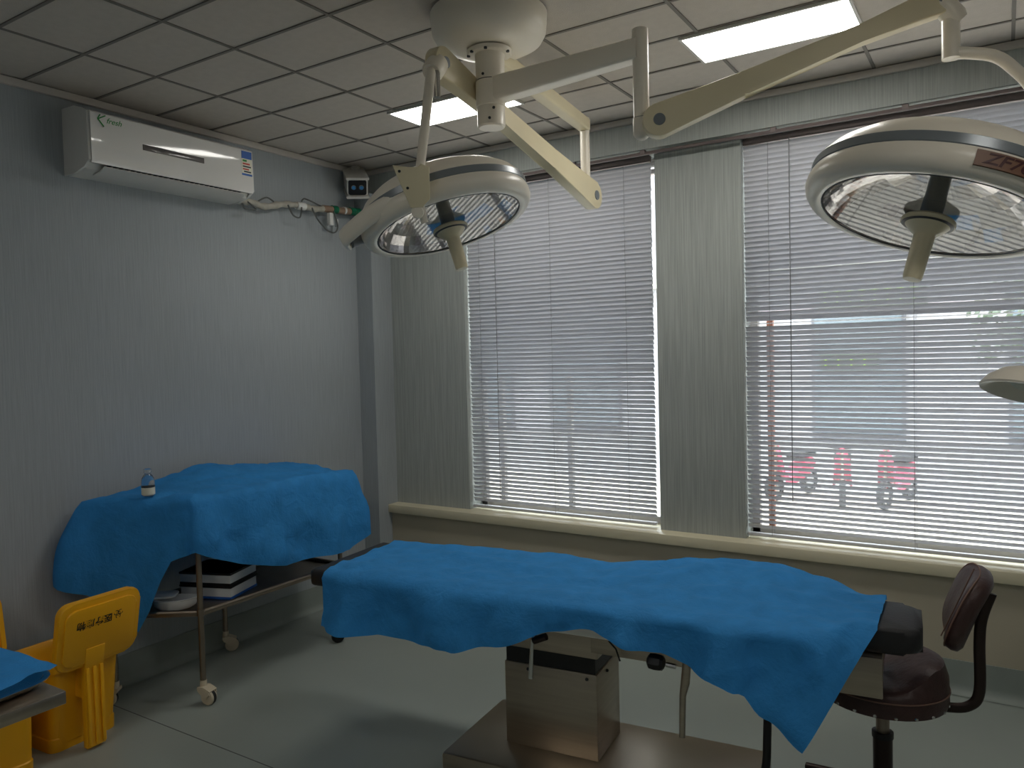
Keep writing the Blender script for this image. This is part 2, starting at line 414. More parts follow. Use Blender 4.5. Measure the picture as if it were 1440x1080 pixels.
sign(.35, 2.25, 1.9, .42, 'upper green lit shop sign seen through the right blind')
sign(.35, 1.02, 1.05, .34, 'lower green lit shop sign seen through the right blind')
def scooter():
    t = thing('scooter', 'parked scooter', 'scooter', (0, 0, 0), 'scooters parked outside the window')
    for y in (-.55, .55):
        wh = B().lathe([(.16, -.05), (.23, -.05), (.24, 0), (.23, .05), (.16, .05), (.16, -.05)], 18, frame((0, y, .24), (1, 0, 0), (0, 1, 0))).obj('wheel', M['tire'], t)
        B().lathe([(0, -.03), (.15, -.03), (.15, .03), (0, .03)], 12, frame((0, y, .24), (1, 0, 0), (0, 1, 0))).obj('hub', M['chrome'], wh)
    b = B(); b.grid([[(w_*c, y, z) for c, z in ((-1, z0), (-.9, z1), (0, z1+.03), (.9, z1), (1, z0))] for y, w_, z0, z1 in ((-.68, .07, .5, .62), (-.4, .15, .42, .72), (-.05, .15, .3, .5), (.2, .12, .25, .36), (.42, .16, .3, .5), (.5, .13, .55, .85), (.46, .05, .8, .98))])
    b.obj('fairing', M['red'], t)
    B().box((-.14, -.6, .70), (.14, -.02, .80), .03).obj('saddle', M['blk'], t)
    B().tube([(-.33, .36, 1.02), (-.1, .44, 1.0), (.1, .44, 1.0), (.33, .36, 1.02)], .018, 8).obj('handlebar', M['blk'], t)
    B().tube([(0, .55, .24), (0, .46, .98)], .03, 8).obj('fork', M['steel_d'], t)
    return t
def copy_tree(o, parent=None):
    c = o.copy(); sc.collection.objects.link(c); c.parent = parent
    for ch in list(o.children): copy_tree(ch, c)
    return c
sc0 = scooter()
for k, (x, y, rz, lb) in enumerate([(1.25, 6.1, 2.8, 'red scooter nearest the brown window bar'), (1.85, 6.0, 3.3, 'red scooter in the middle of the three outside the right blind'),
                                    (2.42, 6.1, 2.9, 'red scooter nearest the bare patch of pavement, rightmost outside')]):
    s_ = sc0 if k == 0 else copy_tree(sc0)
    s_.location = (x, y, GZ); s_.rotation_euler = (0, 0, rz); s_['label'] = lb; s_.scale = (.68, .68, .68)
tr = thing('street_tree', 'grey green street tree behind the right blind', 'tree', (4.3, 8.5, GZ))
B().tube([(4.3, 8.5, GZ-.1), (4.33, 8.5, 1.0), (4.25, 8.5, 2.2)], [.09, .08, .05], 8).obj('trunk', M['bark'], tr)
b = B()
for k in range(1500):
    a, e, rr = random.uniform(0, 2*PI), random.uniform(-1, 1), random.random()**.4
    p = V((4.3+1.3*rr*math.cos(a)*math.sqrt(1-e*e), 8.5+1.0*rr*math.sin(a)*math.sqrt(1-e*e), 1.75+1.1*rr*e))
    d = V((random.gauss(0, 1), random.gauss(0, 1), random.gauss(0, 1))).normalized(); q = d.orthogonal().normalized(); q2 = d.cross(q)
    s_ = .07; b._add([p-q*s_, p+q2*s_*.5, p+q*s_, p-q2*s_*.5], [(0, 1, 2, 3)])
o = b.obj('foliage', M['leaf'], tr, smooth=False, weld=False); o['kind'] = 'stuff'

# ------------------------------------------------------------------ air conditioner
def at(px, py, d):     # a point d metres deep along the sight line, used for measured positions
    return CAM + (_fw + _R*((px-720)/F) + _U*((540-py)/F))*d
ac = thing('air_conditioner', 'white wall mounted split air conditioner above the draped trolley', 'air conditioner', (0, -1.45, 2.33))
Y0, Y1 = -1.888, -1.035; ZB, ZTp = 2.318, 2.615
def acprof(x_off=0):
    return [(0.001, ZTp), (.16, ZTp), (.19, ZTp-.012), (.200, ZTp-.04), (.202, 2.40), (.198, 2.352)]
b = B(); prof = [(0.001, ZB), (0.001, 2.600), (.10, 2.597), (.17, 2.570), (.175, 2.36), (.15, 2.33), (.07, ZB)]
rows = [[(x, y, z) for x, z in prof] for y in (Y0+.012, Y1-.012)]
b.grid(rows, cv=True); b._add(rows[0], [tuple(range(len(prof)))]); b._add(rows[1], [tuple(range(len(prof)-1, -1, -1))])
body = b.obj('body', M['acg'], ac, ang=30)
for y in (Y0, Y1-.014):
    b = B(); pr = [(0.001, ZB-.002), (0.001, 2.604), (.10, 2.601), (.165, 2.580), (.192, 2.566), (.198, 2.36), (.16, 2.335), (.08, ZB-.002)]
    rows = [[(x, yy, z) for x, z in pr] for yy in (y, y+.014)]
    b.grid(rows, cv=True); b._add(rows[0], [tuple(range(len(pr)))]); b._add(rows[1], [tuple(range(len(pr)-1, -1, -1))]); b.obj('end_cap', M['acw'], ac, ang=30)
b = B(); fp = [(.170, 2.574), (.196, 2.568), (.2035, 2.560), (.2035, 2.358), (.200, 2.348), (.178, 2.350)]
rows = [[(x, y, z) for x, z in fp] for y in (Y0+.010, Y1-.010)]; b.grid(rows, cv=True)
b._add(rows[0], [tuple(range(len(fp)))]); b._add(rows[1], [tuple(range(len(fp)-1, -1, -1))]); fpo = b.obj('front_panel', M['acw'], ac, ang=40)
B().box((.2030, -1.645, 2.446), (.2045, -1.33, 2.472), .001).obj('display_strip', M['acdisp'], fpo)
b = B(); fl = [(.192, 2.343), (.155, 2.328), (.10, 2.320), (.10, 2.316), (.157, 2.323), (.195, 2.339)]
rows = [[(x, y, z) for x, z in fl] for y in (Y0+.07, Y1-.05)]; b.grid(rows, cv=True)
b._add(rows[0], [tuple(range(len(fl)))]); b._add(rows[1], [tuple(range(len(fl)-1, -1, -1))]); b.obj('air_flap', M['acg'], ac)
b = B()
for k in range(26): 
    y = Y0+.09+k*.027; b.box((.176, y, 2.3465), (.2, y+.012, 2.3495))
b.obj('outlet_gap', M['dark'], ac, smooth=False)
# emblem and energy label, on the panel face
FM = Matrix(((0, 0, 1, .2045), (1, 0, 0, 0), (0, 1, 0, 0), (0, 0, 0, 1)))      # local x -> +y, local y -> +z, local z -> +x
FM2 = FM.copy(); FM2.translation = (.2040, -1.775, 2.536)
text_mesh('fresh', .034, FM2, 'emblem_lettering', M['lgreen'], ac, .35)
b = B(); b.tube([(.2045, -1.835, 2.556), (.2045, -1.846, 2.538), (.2045, -1.82, 2.508)], .0028, 6); b.tube([(.2045, -1.842, 2.538), (.2045, -1.812, 2.556)], .0024, 6); b.obj('emblem_arrow', M['lgreen'], ac)
lx = .2046; ly0, ly1 = -1.112, -1.050
lb = B().box((.2025, ly0, 2.4326), (lx, ly1, 2.5550)).obj('energy_label', M['lwhite'], ac, smooth=False)
for z0, z1, mm, a0, a1 in ((2.5173, 2.5550, 'lblue', 0, 1), (2.4326, 2.4428, 'lblue', 0, 1), (2.5020, 2.5122, 'lgreen', .1, .5), (2.4877, 2.4958, 'lred', .1, .8), (2.4744, 2.4816, 'lteal', .1, .9), (2.4612, 2.4683, 'lred', .1, .7), (2.4489, 2.4561, 'lteal', .2, .9)):
    B().box((lx-.0002, ly0+(ly1-ly0)*a0, z0), (lx+.0005, ly0+(ly1-ly0)*a1, z1)).obj('label_stripe', M[mm], lb, smooth=False)

# ------------------------------------------------------------------ refrigerant pipe along the wall
pb = thing('pipe_bundle', 'wrapped grey refrigerant pipe with green tape running from the air conditioner to the corner', 'pipe', (.05, -.6, 2.35))
pth = smooth_path([(.06, -1.03, 2.335), (.055, -.95, 2.340), (.055, -.85, 2.330), (.05, -.72, 2.362), (.05, -.58, 2.375), (.055, -.50, 2.368), (.05, -.40, 2.385)], 6)
B().tube(pth, [.018+.003*math.sin(i*1.7) for i in range(len(pth))], 10).obj('wrapped_pipe', M['wrap'], pb)
B().tube([(.05, -.42, 2.383), (.05, -.25, 2.392), (.05, -.11, 2.405)], .021, 12).obj('joint_pipe', M['tanwrap'], pb)
def zz(y): return 2.383+(y+.42)*.07
for y0, y1 in ((-.345, -.305), (-.195, -.155), (-.150, -.112)): B().tube([(.05, y0, zz(y0)), (.05, y1, zz(y1))], .0245, 14).obj('green_tape', M['green'], pb)
B().tube([(.05, -.25, zz(-.25)), (.05, -.236, zz(-.236))], .0235, 14).obj('white_tape', M['white'], pb)
B().tube([(.05, -.62, 2.371), (.05, -.56, 2.373)], .0225, 12).obj('white_tape', M['white'], pb)
for pts in ([(.075, -.98, 2.335), (.08, -.93, 2.30), (.08, -1.0, 2.295), (.08, -1.02, 2.32)], [(.07, -.70, 2.36), (.085, -.68, 2.305), (.085, -.63, 2.298), (.07, -.60, 2.36)],
            [(.07, -.52, 2.37), (.085, -.50, 2.31), (.085, -.42, 2.25), (.085, -.36, 2.245), (.08, -.33, 2.29), (.07, -.35, 2.375)],
            [(.07, -.60, 2.395), (.06, -.57, 2.415), (.06, -.53, 2.412), (.06, -.42, 2.39), (.06, -.3, 2.40)], [(.06, -.90, 2.35), (.06, -.84, 2.38), (.07, -.80, 2.362)]):
    B().tube(smooth_path(pts, 6), .0045, 6).obj('loose_wire', M['wire'], pb)
B().box((.055, -.395, 2.285), (.085, -.365, 2.36), .005).obj('wire_connector', M['white'], pb)
B().box((.055, -.33, 2.285), (.075, -.318, 2.33), .003).obj('wire_connector', M['white'], pb)

# ------------------------------------------------------------------ security camera in the corner
sc_ = thing('security_camera', 'white bullet security camera mounted in the upper room corner', 'camera', (.1, -.15, 2.5))
cm = frame((.085, -.175, 2.575), (.62, -.50, -.42), (1, 1, 0)) @ Matrix.Scale(1.35, 4)     # local z looks into the room
B().prism(rrect(-.046, -.040, .046, .040, .014), -.11, .085, cm, .003).obj('housing', M['camw'], sc_)
B().prism(rrect(-.051, -.046, .051, -.036, .004), -.10, .105, cm).obj('sun_hood', M['camw'], sc_)
B().prism(rrect(-.051, .036, .051, .046, .004), -.10, .100, cm).obj('sun_hood', M['camw'], sc_)
fo = B().prism(rrect(-.040, -.034, .040, .034, .01), .080, .088, cm).obj('face_plate', M['blk'], sc_)
for x in (-.017, .017): B().lathe([(0, .0935), (.009, .0935), (.012, .090), (.012, .085)], 16, cm @ Matrix.Translation((x, 0, 0))).obj('lens', M['chrome'], fo)
B().tube([(.05, -.13, H-.001), (.055, -.14, 2.64)], .028, 14).obj('mount_bracket', M['camw'], sc_)
B().tube(smooth_path([(.08, -.12, 2.56), (.10, -.09, 2.50), (.11, -.07, 2.45), (.08, -.105, 2.425)], 5), .004, 6).obj('cable', M['blk'], sc_)

# ------------------------------------------------------------------ ceiling mounted double surgical light
sl = thing('surgical_light', 'cream ceiling mounted surgical light with two round heads on jointed arms', 'surgical light', (1.93, -1.42, H))
HX, HY = 1.93, -1.42
def hubM(z): return Matrix.Translation((HX, HY, z))
cp = B().lathe([(0, 2.560), (.10, 2.561), (.15, 2.569), (.185, 2.588), (.200, 2.614), (.203, 2.645), (.205, H-.001)], 48, hubM(0)).obj('canopy', M['cream'], sl)
B().lathe([(.0, 2.541), (.075, 2.541), (.079, 2.547), (.079, 2.555), (.06, 2.562)], 32, hubM(0)).obj('flange', M['cream'], cp)
for a in (-1.0, -.4, .4, 1.6): B().lathe([(0, .006), (.006, .006), (.006, 0)], 8, frame((HX+.074*math.cos(a-PI/2), HY+.074*math.sin(a-PI/2), 2.543), (0, 0, -1))).obj('screw', M['dark'], cp)
col = B().lathe([(.055, 2.548), (.056, 2.543), (.052, 2.54), (.050, 2.452), (.052, 2.450)], 32, hubM(0)).obj('column', M['cream'], sl)
B().lathe([(.0475, 2.449), (.0475, 2.453)], 32, hubM(0)).obj('joint_gap', M['dark'], col)
B().lathe([(.052, 2.447), (.052, 2.362), (.050, 2.36), (.047, 2.359)], 32, hubM(0)).obj('swivel_sleeve', M['cream'], col)
B().lathe([(.0, 2.288), (.044, 2.288), (.049, 2.294), (.049, 2.356), (.047, 2.36)], 32, hubM(0)).obj('lower_sleeve', M['cream'], col)
for z, a in ((2.463, -.9), (2.31, -.5), (2.345, -.2)): B().lathe([(0, .002), (.005, .002), (.005, -.004)], 8, frame((HX+.051*math.cos(a-.6), HY+.051*math.sin(a-.6), z), (math.cos(a-.6), math.sin(a-.6), 0))).obj('screw', M['dark'], col)
def beam(p0, p1, w0, h0, w1, h1, name, m):
    fr = seg_frame(p0, p1); L_ = (V(p1)-V(p0)).length; b = B()
    rows = []
    for x, w_, h in ((0, w0, h0), (L_, w1, h1)):
        r = min(w_, h)*.18; rows.append([(x, yy, zz_) for yy, zz_ in rrect(-w_/2, -h/2, w_/2, h/2, r, 3)])
    b.grid(rows, cv=True, M=fr); n = len(rows[0]); b._add(rows[0], [tuple(range(n))], fr); b._add(rows[1], [tuple(range(n-1, -1, -1))], fr)
    return b.obj(name, m, sl)
def round_drop(p, z0, z1, r, name='drop_tube'):
    o = B().lathe([(0, z0-p[2]), (r, z0-p[2]), (r, z1-p[2]), (r*.85, z1-p[2]+.002), (0, z1-p[2]+.002)], 24, Matrix.Translation(p)).obj(name, M['cream'], sl)
    return o
def spring_arm(p0, p1, side, r0=.047, r1=.042, th=.055, k0=.30):
    # flat-sided arm: wide cover at p0 tapering to a slim bar, joint discs at both ends
    fr = seg_frame(p0, p1); L_ = (V(p1)-V(p0)).length
    def outline():
        o = []
        for k in range(13):
            a = PI/2+PI*k/12; o.append((r0*math.cos(a), r0*math.sin(a)))
        o += [(L_*k0, -r0*.72), (L_*(k0+.01), -r0*.56), (L_*.72, -r1*.62)]
        for k in range(13):
            a = -PI/2+PI*k/12; o.append((L_+r1*math.cos(a), r1*math.sin(a)))
        o += [(L_*.72, r1*.62), (L_*(k0+.01), r0*.56), (L_*k0, r0*.72)]
        return o
    A = fr @ Matrix.Rotation(PI/2, 4, 'X')        # prism axis sideways
    arm = B().prism(outline(), -th/2, th/2, A, .006).obj('spring_arm', M['cream_y'], sl)
    for x, r in ((0, r0), (L_, r1)):
        for sgn in (-1, 1):
            B().lathe([(0, .004), (r*.34, .004), (r*.36, .002), (r*.36, -.002)], 20, fr @ Matrix.Translation((x, sgn*th/2, 0)) @ Matrix.Rotation(-sgn*PI/2, 4, 'X')).obj('pivot_cap', M['band'], arm)
    return arm
def elbow(p, r, below):
    # rounded knuckle joining a vertical tube to the spring arm
    b = B(); n = 8; prof = [(0, -r)]+[(r*math.sin(PI*k/n/2), -r*math.cos(PI*k/n/2)) for k in range(1, n+1)]+[(r, below), (0, below)]
    return b.lathe(prof, 24, Matrix.Translation(p)).obj('elbow', M['cream'], sl)
# right-hand chain (large head)
ZR = 2.415; TR = V((2.512, -1.46, ZR))
beam((HX+.02, HY, ZR), TR, .075, .085, .06, .062, 'horizontal_arm', M['cream'])
tz0 = 2.205; round_drop(TR, tz0, 2.475, .0245)
B().lathe([(.0249, 0), (.0249, .003)], 24, Matrix.Translation((TR.x, TR.y, tz0-.001))).obj('joint_gap', M['dark'], sl)
ER = V((TR.x, TR.y, 2.165)); elbow(ER, .027, .04)
JR = at(1322, 2, 2.22)
dR = (JR-ER).normalized(); side = V((-dR.y, dR.x, 0)).normalized()
if side.dot(CAM-ER) < 0: side = -side
spring_arm(ER+side*.030+dR*.055, JR+side*.0, side, .050, .040, .05, .30)
jd = at(1337, 18, 2.22); jd2 = V((jd.x, jd.y, at(1337, 82, 2.22).z))
B().lathe([(0, .045), (.026, .045), (.032, .03), (.032, -.03), (.026, -.045), (0, -.045)], 24, frame(JR+(jd-JR)*.75, (jd-JR))).obj('elbow', M['cream'], sl)
B().lathe([(0, 0), (.024, 0), (.024, jd.z-jd2.z), (.018, jd.z-jd2.z+.02), (0, jd.z-jd2.z+.02)], 24, Matrix.Translation(jd2)).obj('drop_tube', M['cream'], sl)
# left-hand chain (small head)
ZL = 2.468; EL0 = at(822, 176, 3.6); ZL = EL0.z
beam((HX, HY, ZL), EL0, .06, .062, .055, .058, 'horizontal_arm', M['cream_y'])
EL = V((EL0.x, EL0.y, at(815, 276, 3.6).z))
round_drop(EL0, EL.z+.02, EL0.z+.032, .022)
elbow(EL, .026, .035)
JL = at(619, 90, 2.60)
dL = (JL-EL).normalized(); side = V((-dL.y, dL.x, 0)).normalized()
if side.dot(CAM-EL) < 0: side = -side
spring_arm(EL+side*.03, JL+side*.0, side, .062, .054, .05, .34)
jt = at(606, 100, 2.53); jb = at(590, 246, 2.21)
B().lathe([(0, .04), (.03, .04), (.036, .028), (.036, -.03), (.028, -.045), (0, -.045)], 24, frame(JL+(jt-JL)*.55, V((jt-JL).xyz)-V((0, 0, .02)))).obj('elbow', M['cream'], sl)
B().tube([jt, jb], [.0165, .0135], 16).obj('drop_tube', M['cream'], sl)
st = at(614, 100, 2.53); B().tube([st, st-V((0, 0, .085))], .011, 12).obj('stub_pipe', M['chrome'], sl)

def lamp_head(Cn, N, R, name_label, xh):
    fr = frame(Cn, -N, xh); S_ = Matrix.Scale(R, 4); m = fr @ S_
    h = B().lathe([(.845, .02), (.845, .004), (.86, -.004), (.90, -.006), (.955, .012), (.985, .05), (1.0, .09), (.998, .145), (.985, .185)], 72, m).obj('lamp_head', M['cream'], sl)
    h['label'] = name_label
    B().lathe([(.985, .185), (.992, .192), (.992, .262), (.98, .270)], 72, m).obj('rim_band', M['band'], h)
    B().lathe([(.98, .27), (.965, .305), (.91, .38), (.80, .465), (.62, .55), (.38, .61), (.14, .633), (0, .635)], 72, m).obj('dome', M['cream'], h)
    prof = [(.84, .02), (.80, .10), (.72, .19), (.60, .275), (.44, .345), (.26, .39), (.08, .40)]
    B().lathe(prof, 60, m).obj('reflector', M['mirror'], h, smooth=False)
    B().lathe([(0, .008), (.845, .008)], 60, m).obj('cover_glass', M['lens'], h, smooth=False)
    B().lathe([(.848, .0), (.835, -.003), (.835, .006)], 60, m).obj('glass_gasket', M['dark'], h)
    B().lathe([(.085, .40), (.085, .03), (.10, .015), (0, .015)], 24, m).obj('bulb_housing', M['band'], h)
    hd = B().lathe([(0, .004), (.12, .004), (.19, -.012), (.205, -.03), (.205, -.055), (.19, -.06), (.17, -.065), (.13, -.11), (.085, -.145), (.08, -.16), (.074, -.50), (.066, -.525), (0, -.53)], 32, m).obj('handle', M['cream_y'], h)
    B().lathe([(.197, -.0605), (.150, -.072)], 32, m).obj('handle_groove', M['dark'], hd)
    return h, m
# small head
dl = at(626, 306, 1.0)-CAM; dl.normalize()
th = math.radians(19); al = math.radians(16)
Rl = (_R-dl*_R.dot(dl)).normalized(); Ul = Rl.cross(dl)
NL = ((Rl*math.sin(al) - Ul*math.cos(al))*math.cos(th) - dl*math.sin(th)).normalized()
CL = at(632, 318, 2.50)
hL, mL = lamp_head(CL, NL, .282, 'smaller cream lamp head with ribbed mirror reflector', _R)
# large head
dr = at(1305, 300, 1.0)-CAM; dr.normalize()
th = math.radians(21); al = math.radians(-9)
Rl = (_R-dr*_R.dot(dr)).normalized(); Ul = Rl.cross(dr)
NR = ((Rl*math.sin(al) - Ul*math.cos(al))*math.cos(th) - dr*math.sin(th)).normalized()
CR = at(1307, 307, 2.2)
hR, mR = lamp_head(CR, NR, .352, 'larger cream lamp head with brown lettered plate', _R)
# yokes
brk = at(584, 262, 2.20)
b = B(); bf = frame(brk, CAM-brk, _R) @ Matrix.Scale(1.2, 4)
b.prism([(-.052, .048), (.008, .040), (.014, .052), (.034, .044), (.034, -.030), (.016, -.048), (-.012, -.050)], -.022, .022, bf, .003)
bk = b.obj('yoke_bracket', M['cream_y'], sl)
B().lathe([(0, .012), (.013, .012), (.015, .009), (.015, -.01)], 18, bf @ Matrix.Translation((.004, -.060, .008))).obj('clamp_knob', M['cream'], bk)
B().tube([bf @ V((.012, -.045, 0)), bf @ V((.020, -.085, .0))], .011, 10).obj('clamp_pin', M['cream'], bk)
for x, y in ((-.036, .034), (-.018, -.004)): B().lathe([(0, .0235), (.0035, .0235), (.0035, .02)], 8, bf @ Matrix.Translation((x, y, 0))).obj('screw', M['dark'], bk)
yk = smooth_path([at(590, 272, 2.27), at(560, 280, 2.27), at(525, 300, 2.31), at(496, 323, 2.37), at(484, 336, 2.42), at(492, 347, 2.47)], 6)
B().tube(yk, [.030, .030]+[.028]*(len(yk)-8)+[.024]*4+[.018, .012], 12, flat=.45, up=(0, 0, 1)).obj('yoke', M['cream'], sl)
pv = mL @ V((-.97, -.05, .12)); B().tube([at(494, 342, 2.45), pv], .016, 12).obj('yoke_pivot', M['band'], sl)
yk = smooth_path([at(1342, 74, 2.22), at(1395, 78, 2.2), at(1425, 96, 2.2), at(1455, 130, 2.2), at(1490, 210, 2.2), mR @ V((1.04, 0, .16))], 6)
B().tube(yk, .017, 12).obj('yoke', M['cream'], sl)
# name plate on the large head
ang0 = math.radians(-90)
def on_ring(dx, dy, r): a = ang0+dx/.352; return V((r*math.cos(a), r*math.sin(a), .105+dy/.352))
b = B(); rows = [[on_ring(-.088+.176*i/10, dy, 1.004) for dy in (-.020, .020)] for i in range(11)]
b.grid(rows, M=mR); rows2 = [[on_ring(-.088+.176*i/10, dy, .99) for dy in (-.020, .020)] for i in range(11)]; b.grid(rows2, M=mR)
npl = b.obj('name_plate', M['brownplate'], hR)
text_mesh('ZF700', .042, mR, 'plate_lettering', M['redink'], hR, .3, bold=.0008, bend=lambda c: on_ring(c.x*1.28, c.y*.95, 1.0055+c.z))

#@@OBJECTS@@
# ------------------------------------------------------------------ operating table
TA = math.radians(5.8); TE = V((math.cos(TA), math.sin(TA), 0)); TN = V((-TE.y, TE.x, 0)); T0 = V((1.21, -1.455, 0))
TM = Matrix((TE, TN, V((0, 0, 1)))).transposed().to_4x4(); TM.translation = T0       # local x along the table, y across
def tp(s, o, z): return TM @ V((s, o, z))
ot = thing('operating_table', 'stainless steel operating table with black padded top and wide base plate', 'operating table', tp(1.0, 0, 0))
# base plate with bevelled front and foot rim
B().box((.56, -.235, .0), (1.60, .235, .105), .012, TM).obj('base_plate', M['steel'], ot)
# pedestal
B().box((.735, -.075, .103), (1.085, .155, .402), .006, TM).obj('lower_pedestal', M['steel'], ot)
B().box((.742, -.070, .400), (1.078, .150, .462), .0, TM).obj('bellows', M['blk'], ot, smooth=False)
B().box((.728, -.083, .458), (1.092, .162, .575), .006, TM).obj('upper_pedestal', M['steel'], ot)
b = B()
for x, y in ((.83, -.078), (1.05, -.078), (1.088, .02)): b.lathe([(0, .003), (.005, .003), (.006, 0)], 10, TM @ frame((x, y, .385), (0, -1, 0)))
b.obj('cover_screw', M['dark'], ot)
# frame under the pads
B().box((.05, -.20, .575), (1.62, .20, .625), .006, TM).obj('top_frame', M['steel'], ot)
B().box((1.10, -.165, .515), (1.955, -.150, .628), .003, TM).obj('side_apron', M['steel'], ot)
B().box((1.10, .150, .515), (1.955, .165, .628), .003, TM).obj('side_apron', M['steel'], ot)
B().box((1.62, -.15, .555), (1.955, .15, .628), .004, TM).obj('head_frame', M['steel'], ot)
B().box((.02, -.16, .52), (.10, .16, .58), .005, TM).obj('leg_frame', M['steel_d'], ot)
for y in (-.222, .222):
    r = B().box((.25, y-.006, .59), (1.70, y+.006, .625), .002, TM).obj('side_rail', M['chrome'], ot)
    for x in (.35, .75, 1.2, 1.6): B().box((x-.012, min(y, y*.78), .6), (x+.012, max(y, y*.78), .615), 0, TM).obj('rail_spacer', M['chrome'], r, smooth=False)
for x0, x1 in ((-.012, .60), (.61, 1.10), (1.11, 1.79)): B().box((x0, -.235, .628), (x1, .235, .693), .018, TM, 3).obj('pad', M['black'], ot)
B().prism(rrect(1.795, -.130, 2.055, .130, .05, 8), .632, .702, TM, .018).obj('head_pad', M['black'], ot, ang=80)
# levers, knobs and cranks on the near side
lv = B(); lv.tube([tp(.93, -.22, .60), tp(.93, -.235, .555)], .008, 10).tube([tp(.925, -.235, .56), tp(.918, -.24, .43)], [.006, .008], 10); lv.obj('lever', M['chrome'], ot)
B().tube([tp(.93, -.235, .555), tp(.975, -.235, .575)], .012, 10).obj('lever_clamp', M['darkmetal'], ot)
for s_ in (1.335, 1.505):
    k = B().lathe([(0, -.025), (.016, -.025), (.024, -.018), (.026, 0), (.024, .018), (.016, .025), (0, .025)], 8, TM @ frame((s_, -.225, .545), (1, -.1, 0))).obj('clamp_knob', M['blk'], ot, ang=20)
    B().tube([tp(s_+.03, -.22, .54), tp(s_+.06, -.22, .538)], .008, 8).obj('knob_shaft', M['chrome'], k)
B().tube([tp(1.43, -.225, .565), tp(1.425, -.23, .50), tp(1.418, -.235, .46), tp(1.415, -.238, .335)], [.013, .014, .010, .009], 10).obj('lever', M['steel'], ot)
B().tube([tp(1.15, -.17, .58), tp(1.19, -.175, .545), tp(1.205, -.18, .51)], .003, 6).obj('release_wire', M['blk'], ot)
# power cord of the table
pc = B().tube(smooth_path([(2.83, -1.30, .50), (2.83, -1.31, .30), (2.82, -1.33, .15), (2.75, -1.36, .03), (2.68, -1.40, .013)], 6), .013, 10)
pc.obj('power_cord', M['blk'], ot)
tag(B().tube(smooth_path([(2.60, -1.05, .009), (2.72, -1.03, .009), (2.82, -1.10, .009), (2.86, -1.22, .009), (2.90, -1.40, .009), (3.0, -1.6, .009)], 6), .006, 8).obj('thin_cable', M['blk']), 'thin black cable curling on the floor beside the table base', 'cable')

# ------------------------------------------------------------------ blue drape over the operating table
NEARZ = [(.04, .697), (.40, .699), (.64, .690), (.80, .688), (1.13, .692), (1.40, .688), (1.62, .692), (1.80, .700), (1.94, .712)]
FARZ = [(.05, .702), (.55, .716), (.86, .716), (1.02, .706), (1.15, .722), (1.40, .757), (1.61, .763), (1.75, .735), (1.88, .712), (1.96, .708)]
HEMZ = [(.045, .498), (.17, .497), (.42, .493), (.65, .504), (.815, .541), (1.02, .605), (1.13, .630), (1.30, .597), (1.51, .55), (1.59, .522), (1.657, .453), (1.76, .400)]
b = B(); NS, rows = 130, []
for i in range(NS+1):
    u = i/NS; col_ = []
    def sx(send): return .070+(send-.070)*u
    nstep = 9
    # far side hang
    for k in range(5):
        v = k/5; s_ = sx(1.93+.03*v); zt_ = interp(FARZ, s_)
        col_.append(tp(s_, .262-.012*v+.006*math.sin(9*s_), zt_-(1-v)*.13-.012))
    # top
    NT = 26
    for k in range(NT+1):
        v = k/NT; s_ = sx(1.962-.02*v)
        on = interp([(1.80, -.242), (1.90, -.150)], s_); of = interp([(1.80, .247), (1.92, .150)], s_)
        o_ = of+(on-of)*v
        zf, zn = interp(FARZ, s_), interp(NEARZ, s_)
        e = min(v, 1-v)
        rnd = -.010*max(0, 1-e/.05)
        z = zf+(zn-zf)*(v*v*(3-2*v)) + rnd
        wr = .016*noise.noise(V((s_*3.2, o_*9, 3)))+.013*noise.noise(V((s_*9-o_*9, o_*15, 1)))+.005*noise.noise(V((s_*20+o_*14, o_*24, 6)))
        crease = .012*math.exp(-((o_+.02-.25*(s_-1.0))/.018)**2)*interp([(.7, 0), (.9, 1), (1.25, 1), (1.4, 0)], s_) \
               - .010*math.exp(-((o_+.07-.12*(s_-1.0))/.016)**2)*interp([(.6, 0), (.8, 1), (1.1, 1), (1.2, 0)], s_) \
               + .009*math.exp(-((o_-.05+.10*(s_-.7))/.022)**2)*interp([(.3, 0), (.5, 1), (.8, 1), (1.0, 0)], s_)
        base = max(.700 if s_ < 1.79 else .706, z)
        col_.append(tp(s_, o_, max(z+(abs(wr)+crease)*min(1, e/.06+.15), (.6965 if rnd > -.001 else .690)+.003)))
    # near side hang
    NH = 14
    for k in range(1, NH+1):
        v = k/NH; s_ = sx(1.942-(1.942-1.762)*v**.9)
        on = interp([(1.80, -.242), (1.90, -.150)], s_)
        sh = sx(1.762); zn = interp(NEARZ, sx(1.942))-.010; zh = interp(HEMZ, sh)
        z = zn+(zh-zn)*v
        drop = zn-z
        fold = .026*math.sin(s_*15+2.2*math.sin(s_*4.3))+.030*noise.noise(V((s_*6, z*7, 2)))+.012*noise.noise(V((s_*17-z*9, z*14, 5)))
        flare = -.018-.16*drop+fold*1.25*min(1, drop/.07)
        col_.append(tp(s_, on+min(flare, -.012), z))
    rows.append(col_)
b.grid(rows)
tag(b.obj('blue_drape', M['blue'], None, ang=75), 'blue disposable drape spread over the operating table', 'drape')

